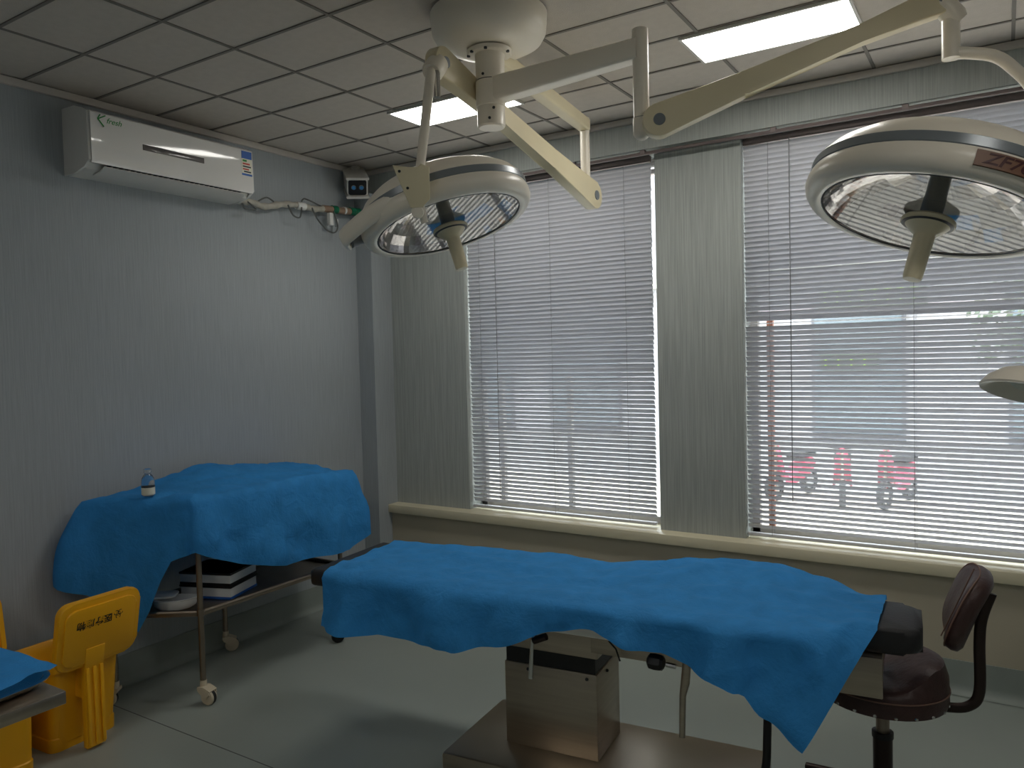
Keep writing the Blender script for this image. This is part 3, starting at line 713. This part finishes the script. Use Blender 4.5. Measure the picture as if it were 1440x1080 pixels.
# ------------------------------------------------------------------ instrument trolley by the left wall
LG = dict(C=(.175, -1.862), A=(.505, -1.66), D=(.505, -.82), Bk=(.075, -1.22))
tl = thing('instrument_trolley', 'steel instrument trolley on casters standing against the left wall', 'trolley', (.3, -1.35, 0))
quad = [(.10, -1.92), (.515, -1.675), (.52, -.74), (.07, -.74)]
B().prism(quad, .845, .875, None, .004).obj('top_plate', M['steel_d'], tl)
shq = [(.155, -1.895), (.505, -1.66), (.505, -.80), (.075, -.80)]
sh = B().prism(shq, .385, .395, None).obj('lower_shelf', M['steel_d'], tl)
for p, q in ((0, 1), (1, 2), (2, 3), (3, 0)):
    a, c = shq[p], shq[q]; B().tube([(*a, .405), (*c, .405)], .010, 8).obj('shelf_rim', M['steel_d'], sh)
def caster(p, rz, tire='caster', parent=None, leg_top=.86):
    x, y = p
    lg = B().tube([(x, y, .10), (x, y, leg_top)], .0125, 12).obj('leg', M['steel_d'], tl)
    if leg_top > .5: B().tube([(x, y, .392), (x, y, .418)], .0165, 12).obj('collar', M['steel_d'], lg)
    m = Matrix.Translation((x, y, 0)) @ Matrix.Rotation(rz, 4, 'Z')
    wc = m @ V((.028, 0, .034))
    wf = frame(wc, m.to_3x3() @ V((0, 1, 0)), m.to_3x3() @ V((1, 0, 0)))
    mt = M[tire]; b = B()
    b.lathe([(.016, -.016), (.030, -.016), (.034, -.010), (.034, .010), (.030, .016), (.016, .016)], 24, wf).lathe([(0, .014), (.018, .014), (.018, -.014), (0, -.014)], 20, wf)
    b.obj('wheel', mt if tire != 'caster' else M['caster'], lg)
    B().lathe([(.0345, -.008), (.0352, 0), (.0345, .008)], 24, wf).obj('tire', M['tire'], lg)
    b = B(); b.tube([m @ V((0, 0, .074)), m @ V((0, 0, .105))], .015, 12)
    for sg in (-1, 1):
        b.prism([(-.016, .072), (.016, .078), (.046, .062), (.052, .050), (.044, .048), (.03, .03), (.022, .03), (-.012, .06)], sg*.022-.002, sg*.022+.002, m @ Matrix.Rotation(PI/2, 4, 'X'))
    b.prism([(-.016, .066), (.016, .072), (.048, .060), (.052, .066), (.016, .082), (-.016, .078)], -.023, .023, m @ Matrix.Rotation(PI/2, 4, 'X'))
    b.obj('fork', mt, lg)
caster(LG['A'], .2); caster(LG['C'], -2.5); caster(LG['Bk'], .9); caster(LG['D'], -1.8, 'blk')

# drape: centre -> edge -> hem, going round the trolley
def per(t):   # t in 0..4 round the quad
    q = [V((.095, -1.93, 0)), V((.525, -1.69, 0)), V((.535, -.74, 0)), V((.055, -.72, 0))]
    k = int(t) % 4; f = t-int(t); return q[k].lerp(q[(k+1) % 4], f)
def topz(x, y):
    wall = interp([(.05, 1), (.50, 0)], x)
    zw = interp([(-1.9, .897), (-1.72, .913), (-1.48, .953), (-1.32, .978), (-1.13, .945), (-.80, .918), (-.62, .895)], y)
    zr = interp([(-1.75, .900), (-1.4, .908), (-1.0, .905), (-.75, .885)], y)
    return zr+(zw-zr)*wall + .026*abs(noise.noise(V((x*7, y*5, 4)))) + .012*abs(noise.noise(V((x*16-y*6, y*13, 9))))
HEMT = [(0, .55), (.12, .50), (.30, .43), (.50, .340), (.60, .43), (.72, .56), (.82, .645), (.97, .672), (1.0, .681), (1.10, .627), (1.23, .574), (1.46, .519), (1.64, .511), (1.9, .498), (2.0, .55), (2.15, .62), (2.5, .70), (3.0, .76), (3.4, .78), (3.7, .74), (3.9, .62), (4.0, .55)]
OUT = [(0, .11), (.12, .04), (.5, .022), (.9, .02), (1.0, .028), (1.12, .03), (1.5, .045), (1.85, .05), (2.0, .08), (2.2, .06), (2.6, .05), (3.0, .0), (3.1, -.02), (3.9, .04), (4.0, .11)]
cen = V((.30, -1.30, 0)); b = B(); NP, rows = 200, []
for i in range(NP):
    t = 4*i/NP; e = per(t)
    k = int(t) % 4; f = t-int(t)
    q1, q2 = per(k), per((k+1) % 4); d = (q2-q1).normalized(); n = V((d.y, -d.x, 0))
    dn, dp = (per(k)-per((k+3) % 4)).normalized(), (per((k+2) % 4)-per((k+1) % 4)).normalized()
    npv, nnx = V((dn.y, -dn.x, 0)), V((dp.y, -dp.x, 0))
    if f < .12: n = (n*(.5+f/.24)+npv*(.5-f/.24)).normalized()
    if f > .88: n = (n*(.5+(1-f)/.24)+nnx*(.5-(1-f)/.24)).normalized()
    col_ = []
    for j in range(15):
        v = j/14; p = cen.lerp(e, v); z = topz(p.x, p.y)
        if v > .93: z -= .006*(v-.93)/.07
        col_.append(V((max(p.x, .02), p.y, max(z, .883))))
    zt_ = col_[-1].z; zh = interp(HEMT, t, False); out = interp(OUT, t)
    for j in range(1, 15):
        v = j/14; z = zt_-.004+(zh-zt_+.004)*v
        fold = (.018*math.sin(t*19+math.sin(t*6))+.034*noise.noise(V((t*5, z*6, 8)))+.012*noise.noise(V((t*14-z*8, z*15, 3))))*min(1, v*1.5)*(1 if .95 < t < 2.8 else .22)
        off = .010+out*math.sin(min(1, v*1.15)*PI/2)+fold
        p = e+n*off
        col_.append(V((max(p.x, .016), p.y, z)))
    rows.append(col_)
b.grid(rows, cu=True)
tag(b.obj('blue_drape', M['blue'], None, ang=75), 'blue disposable drape hanging over the instrument trolley by the wall', 'drape')

# saline bottle on the trolley
bx, by = .325, -1.765; bz = topz(bx, by)+.006
sb = thing('saline_bottle', 'small clear plastic bottle with white label standing on the draped trolley', 'bottle', (bx, by, bz))
bm_ = Matrix.Translation((bx, by, bz))
B().lathe([(0, .001), (.024, .001), (.027, .006), (.027, .062), (.025, .075), (.018, .088), (.013, .094), (.013, .100)], 24, bm_).obj('body', M['bottle'], sb)
B().lathe([(.0275, .006), (.0275, .036)], 24, bm_).obj('paper_label', M['lwhite'], sb)
B().lathe([(.0278, .037), (.0278, .043)], 24, bm_).obj('label_band', M['lteal'], sb)
B().lathe([(.015, .098), (.016, .100), (.016, .114), (.010, .118), (0, .118)], 20, bm_).obj('cap', M['bottle'], sb)

# things on the lower shelf
def carton(name, lo, hi, rz, label, edge):
    c = V(((lo[0]+hi[0])/2, (lo[1]+hi[1])/2, lo[2])); t = thing(name, label, 'box', c, 'white boxes on the trolley shelf')
    m = Matrix.Translation(c) @ Matrix.Rotation(rz, 4, 'Z') @ Matrix.Translation(-c)
    B().box(lo, hi, .004, m).obj('body', M['white'], t)
    B().box((lo[0]-.004, lo[1]-.004, hi[2]-.010), (hi[0]+.004, hi[1]+.004, hi[2]), .002, m).obj('lid', M['blk'], t)
    B().box((lo[0]-.002, lo[1]-.002, lo[2]), (hi[0]+.002, hi[1]+.002, lo[2]+.012), .002, m).obj('bottom_edge', M[edge], t)
carton('instrument_box', (.17, -1.52, .396), (.43, -1.30, .458), .35, 'white box with blue bottom edge, lower of two under the drape', 'lblue')
carton('instrument_box', (.17, -1.52, .459), (.43, -1.30, .518), .35, 'white box with black edges, upper of two under the drape', 'blk')
kd = thing('kidney_dish', 'white enamel dish on the trolley shelf beside the boxes', 'dish', (.33, -1.68, .396))
dm = Matrix.Translation((.335, -1.675, .396)) @ Matrix.Rotation(.6, 4, 'Z')
b = B(); rows = []
for r_, z in ((.0, .003), (.75, .003), (.92, .015), (1.0, .045), (1.06, .048), (1.0, .050), (.9, .018), (.7, .008), (0, .008)):
    rows.append([(.10*r_*math.cos(a)*(1+.0), .055*r_*math.sin(a)+.02*r_*math.cos(a)**2, z) for a in [2*PI*k/28 for k in range(28)]])
b.grid(rows, cv=True, M=dm).obj('dish', M['white'], kd)
wh = thing('white_tray', 'shallow white tray leaning on the dish on the trolley shelf', 'tray', (.37, -1.60, .45))
B().prism(rrect(-.075, -.05, .075, .05, .02), 0, .008, Matrix.Translation((.27, -1.70, .451)) @ Matrix.Rotation(.7, 4, 'Z') @ Matrix.Rotation(.0, 4, 'Y'), .003).obj('plate', M['white'], wh)

# ------------------------------------------------------------------ yellow pedal bins
def pedal_bin(loc, rz, label, text):
    t = thing('pedal_bin', label, 'bin', loc, 'yellow medical waste bins')
    m = Matrix.Translation(loc) @ Matrix.Rotation(rz, 4, 'Z')
    # local: hinge at +x, opening up; size .33 x .29 x .35
    x0, x1, y0, y1, h = -.19, .135, -.14, .14, .345
    def ring(k, z, r=.04): return [(x*k[0]+k[2], y*k[1], z) for x, y in rrect(x0, y0, x1, y1, r, 5)]
    b = B(); rows = [ring((.78, .93, -.015), .02), ring((.80, .96, -.015), .0), ring((.81, .97, -.015), .05), ring((.79, .945, -.015), .055), ring((.97, .97, 0), h-.03), ring((1.03, 1.03, 0), h-.028), ring((1.04, 1.04, 0), h), ring((1.0, 1.0, 0), h), ring((.95, .95, 0), h-.02), ring((.79, .83, -.01), .03)]
    b.grid(rows, cv=True, M=m); b._add(rows[-1], [tuple(range(len(rows[-1])))], m); b._add(rows[0], [tuple(range(len(rows[0])))], m)
    b.obj('body', M['yellow'], t, ang=30)
    # hinge post with ribs
    po = B().prism(rrect(.165, -.056, .195, .020, .006, 2), .012, .335, m).obj('hinge_post', M['yellow'], t)
    b = B()
    for y in (-.046, -.018, .010): b.box((.194, y-.007, .02), (.203, y+.007, .325), .003, m)
    b.obj('post_rib', M['yellow'], po)
    B().box((.115, -.050, .20), (.17, .014, .335), .004, m).obj('post_bracket', M['yellow'], t)
    B().box((-.225, -.045, .012), (-.16, .045, .03), .005, m).obj('pedal', M['yellow'], t)
    # open lid: local plane, hinge at bottom
    lm = m @ Matrix.Translation((.178, 0, .335)) @ Matrix.Rotation(math.radians(12), 4, 'Y') @ Matrix(((0, 0, 1, 0), (1, 0, 0, 0), (0, 1, 0, 0), (0, 0, 0, 1)))
    # lm local: x across (+y world), y up, z outward (+x)
    ld = B().prism(rrect(-.165, .0, .165, .27, .05, 6), -.012, .010, lm, .007).obj('lid', M['yellow'], t)
    B().prism(rrect(-.145, .018, .145, .245, .04, 6), .009, .019, lm, .005).obj('lid_panel', M['yellow'], ld)
    b = B(); oo, ii = rrect(-.160, .006, .160, .264, .045, 6), rrect(-.145, .02, .145, .25, .035, 6); n = len(oo)
    b.grid([[(*p, -.011) for p in oo], [(*p, -.026) for p in oo], [(*p, -.026) for p in ii], [(*p, -.011) for p in ii]], cv=True, M=lm).obj('lid_rim', M['yellow'], ld)
    B().prism([(-.056, -.02), (.020, -.02), (.020, .075), (-.056, .075)], .008, .022, lm, .003).obj('lid_hinge_strap', M['yellow'], ld)
    if text:
        tm = lm @ Matrix.Translation((-.030, .180, .0193)) @ Matrix.Rotation(PI, 4, 'Z')
        text_mesh('医疗废物', .036, tm, 'lid_lettering', M['ink'], ld, bold=.0006)
        tb = lm @ Matrix.Translation((.066, .183, .0195))
        b = B()
        for k in range(3):
            a = PI/2+k*2*PI/3+PI; c = V((.010*math.cos(a), .010*math.sin(a), 0))
            b.lathe([(.0075, 0), (.0105, 0)], 16, tb @ Matrix.Translation(c), a+.6, a-.6+2*PI)
        b.lathe([(.007, .0001), (.009, .0001)], 16, tb); b.obj('biohazard_mark', M['ink'], ld)
    return t
pedal_bin((.280, -2.108, 0), .06, 'yellow pedal bin with open lettered lid in front of the trolley', True)
pedal_bin((.285, -2.450, 0), PI-.12, 'yellow pedal bin with raised blank lid at the left edge against the wall', False)

# ------------------------------------------------------------------ small steel table at lower left
st_ = thing('side_table', 'stainless steel side table corner at lower left', 'table', (1.20, -3.05, 0))
B().box((.82, -3.42, .668), (1.53, -2.75, .700), .003).obj('table_top', M['steel'], st_)
for x in (.90, 1.34):
    for y in (-3.38, -3.02): B().tube([(x, y, .0), (x, y, .67)], .014, 12).obj('leg', M['steel_d'], st_)
B().box((.88, -3.40, .24), (1.36, -3.0, .25)).obj('lower_shelf', M['steel_d'], st_, smooth=False)
ty = thing('instrument_tray', 'shallow steel tray under a blue cloth on the side table', 'tray', (1.2, -3.0, .70))
tmx = Matrix.Translation((1.195, -3.005, .701)) @ Matrix.Rotation(.10, 4, 'Z')
def tr_ring(k, z): return [(x, y, z) for x, y in rrect(-.29-k, -.22-k, .29+k, .22+k, .05+k, 5)]
b = B(); rows = [tr_ring(-.01, .001), tr_ring(0, .004), tr_ring(.012, .020), tr_ring(.024, .022), tr_ring(.024, .0235), tr_ring(.010, .0225), tr_ring(-.004, .006), tr_ring(-.012, .003)]
b.grid(rows, cv=True, M=tmx); b._add(rows[-1], [tuple(range(len(rows[-1])))], tmx); b._add(rows[0], [tuple(range(len(rows[0])))], tmx); b.obj('pan', M['chrome'], ty)
b = B(); rows = []
for i in range(29):
    r_ = []
    for j in range(25):
        x = -.30+.575*i/28; y = -.24+.48*j/24
        z = .030+.040*math.exp(-((x+.12)/.22)**2-((y-.02)/.2)**2)+.012*abs(noise.noise(V((x*8, y*9, 1))))+.006*noise.noise(V((x*20, y*22, 3)))
        x += .02*noise.noise(V((y*6, 1, 4))); y += .02*noise.noise(V((x*6, 5, 4)))
        r_.append(tmx @ V((x+.004, y+.02, z)))
    rows.append(r_)
b.grid(rows); tag(b.obj('blue_cloth', M['blue'], None, ang=75), 'crumpled blue cloth lying on the steel tray at lower left', 'cloth')

# ------------------------------------------------------------------ stool
SX, SY = 3.128, -1.075
so = thing('swivel_stool', 'dark brown leather swivel stool with curved backrest beside the table head', 'stool', (SX, SY, 0))
b = B(); n = 40; rows = []
for r_, z, hmp in ((0, .462, 1), (.4, .462, 1), (.75, .462, 1), (.93, .455, .9), (1.0, .438, .5), (1.01, .40, 0), (.98, .382, 0), (0, .380, 0)):
    ring_ = []
    for k in range(n):
        a = 2*PI*k/n; x, y = r_*math.cos(a), r_*math.sin(a)
        hump = .068*max(0, min(1, (x*.95+y*.35-.05)/.55))**1.2*hmp
        ring_.append((SX+.185*x, SY+.175*y, z+hump))
    rows.append(ring_)
b.grid(rows, cv=True); seat = b.obj('seat', M['brown'], so, ang=50)
b = B(); b.tube([(SX+.1875*math.cos(2*PI*k/48), SY+.1775*math.sin(2*PI*k/48), .432) for k in range(49)], .0025, 6, caps=False); b.obj('seat_piping', M['stitch'], seat)
b = B()
for k in range(20):
    a = 2*PI*k/20; b.lathe([(0, .004), (.004, .003), (.006, 0)], 8, frame((SX+.184*math.cos(a), SY+.174*math.sin(a), .389), (math.cos(a), math.sin(a), 0), (0, 0, 1)))
b.obj('upholstery_stud', M['chrome'], seat)
B().tube([(SX, SY, .20), (SX, SY, .381)], .020, 16).obj('gas_column', M['steel_d'], so)
sl_ = B().tube([(SX, SY, .055), (SX, SY, .262)], .029, 16).obj('column_sleeve', M['darkmetal'], so)
B().tube([(SX, SY, .250), (SX, SY, .268)], .032, 16).obj('sleeve_collar', M['blk'], sl_)
for k in range(5):
    a = 2*PI*k/5+.4; e = V((math.cos(a), math.sin(a), 0))
    lg = B().tube([V((SX, SY, .09)), V((SX, SY, .08))+e*.10, V((SX, SY, .062))+e*.25], [.022, .018, .013], 10).obj('foot', M['darkmetal'], so)
    B().lathe([(0, -.012), (.022, -.012), (.025, -.006), (.025, .006), (.022, .012), (0, .012)], 16, frame(V((SX, SY, .0255))+e*.245, V((-e.y, e.x, 0)), (0, 0, 1))).obj('wheel', M['tire'], lg)
    B().tube([V((SX, SY, .03))+e*.245, V((SX, SY, .062))+e*.245], .008, 8).obj('stem', M['darkmetal'], lg)
bar = smooth_path([(SX+.02, SY+.0, .376), (SX+.17, SY+.02, .376), (SX+.235, SY+.03, .39), (SX+.262, SY+.035, .44), (SX+.262, SY+.038, .58), (SX+.268, SY+.040, .66), (SX+.292, SY+.042, .74)], 6)
B().tube(bar, .016, 12, flat=.55, up=(0, 0, 1)).obj('back_bar', M['darkmetal'], so)
# backrest: curved pad facing the seat
bkm = Matrix.Translation((SX+.238, SY+.036, .688)) @ Matrix.Rotation(math.radians(4), 4, 'Z') @ Matrix.Rotation(math.radians(22), 4, 'Y')
b = B(); rows = []; n = 36
def outl(a, kx, kz):      # superellipse across y (width) and z (height)
    c, s_ = math.cos(a), math.sin(a); return (math.copysign(abs(c)**.62, c)*.165*kx, math.copysign(abs(s_)**.62, s_)*.122*kz)
for kx, kz, dx in ((0, 0, -.034), (.55, .55, -.034), (.85, .85, -.030), (.97, .97, -.018), (1.0, 1.0, .0), (.97, .97, .016), (.85, .85, .024), (0, 0, .026)):
    rows.append([V((dx-1.1*(outl(2*PI*k/n, kx, kz)[0])**2, *outl(2*PI*k/n, kx, kz))) for k in range(n)])
b.grid(rows, cv=True, M=bkm); bko = b.obj('backrest', M['brown'], so, ang=60)
b = B(); b.tube([bkm @ V((-.019-1.1*outl(2*PI*k/n, .97, .97)[0]**2, *outl(2*PI*k/n, .975, .975))) for k in range(n+1)], .0022, 6, caps=False); b.obj('backrest_piping', M['stitch'], bko)
b = B(); b.tube([bkm @ V((-.0355-1.1*(0)**2, 0, -.118+.236*k/10)) for k in range(11)], .0018, 6); b.obj('backrest_seam', M['stitch'], bko)

# ------------------------------------------------------------------ small examination lamp at the right edge
ex = thing('examination_lamp', 'cream examination lamp head reaching in at the right edge before the blind', 'lamp', (3.85, -1.9, 0))
hc = at(1446, 548, 1.72)
hm = frame(hc, V((.22, .30, 1)), _R)
B().lathe([(0, .048), (.03, .047), (.06, .036), (.085, .014), (.096, -.006), (.094, -.010), (.080, -.008), (.06, .012), (0, .02)], 32, hm).obj('lamp_shade', M['cream'], ex)
B().lathe([(0, .004), (.03, .002), (.04, .012)], 20, hm).obj('bulb', M['lwhite'], ex)
top = hm @ V((0, 0, .048))
B().tube(smooth_path([top, top+V((.06, .0, .06)), (3.78, -1.95, 1.62), (3.92, -1.98, 1.50), (3.95, -1.98, 1.2)], 8), .009, 8).obj('gooseneck', M['chrome'], ex)
B().tube([(3.95, -1.98, .03), (3.95, -1.98, 1.22)], .013, 12).obj('pole', M['steel_d'], ex)
B().lathe([(0, .05), (.03, .05), (.05, .035), (.16, .025), (.17, .001), (0, .001)], 32, Matrix.Translation((3.95, -1.98, 0))).obj('base', M['cream'], ex)
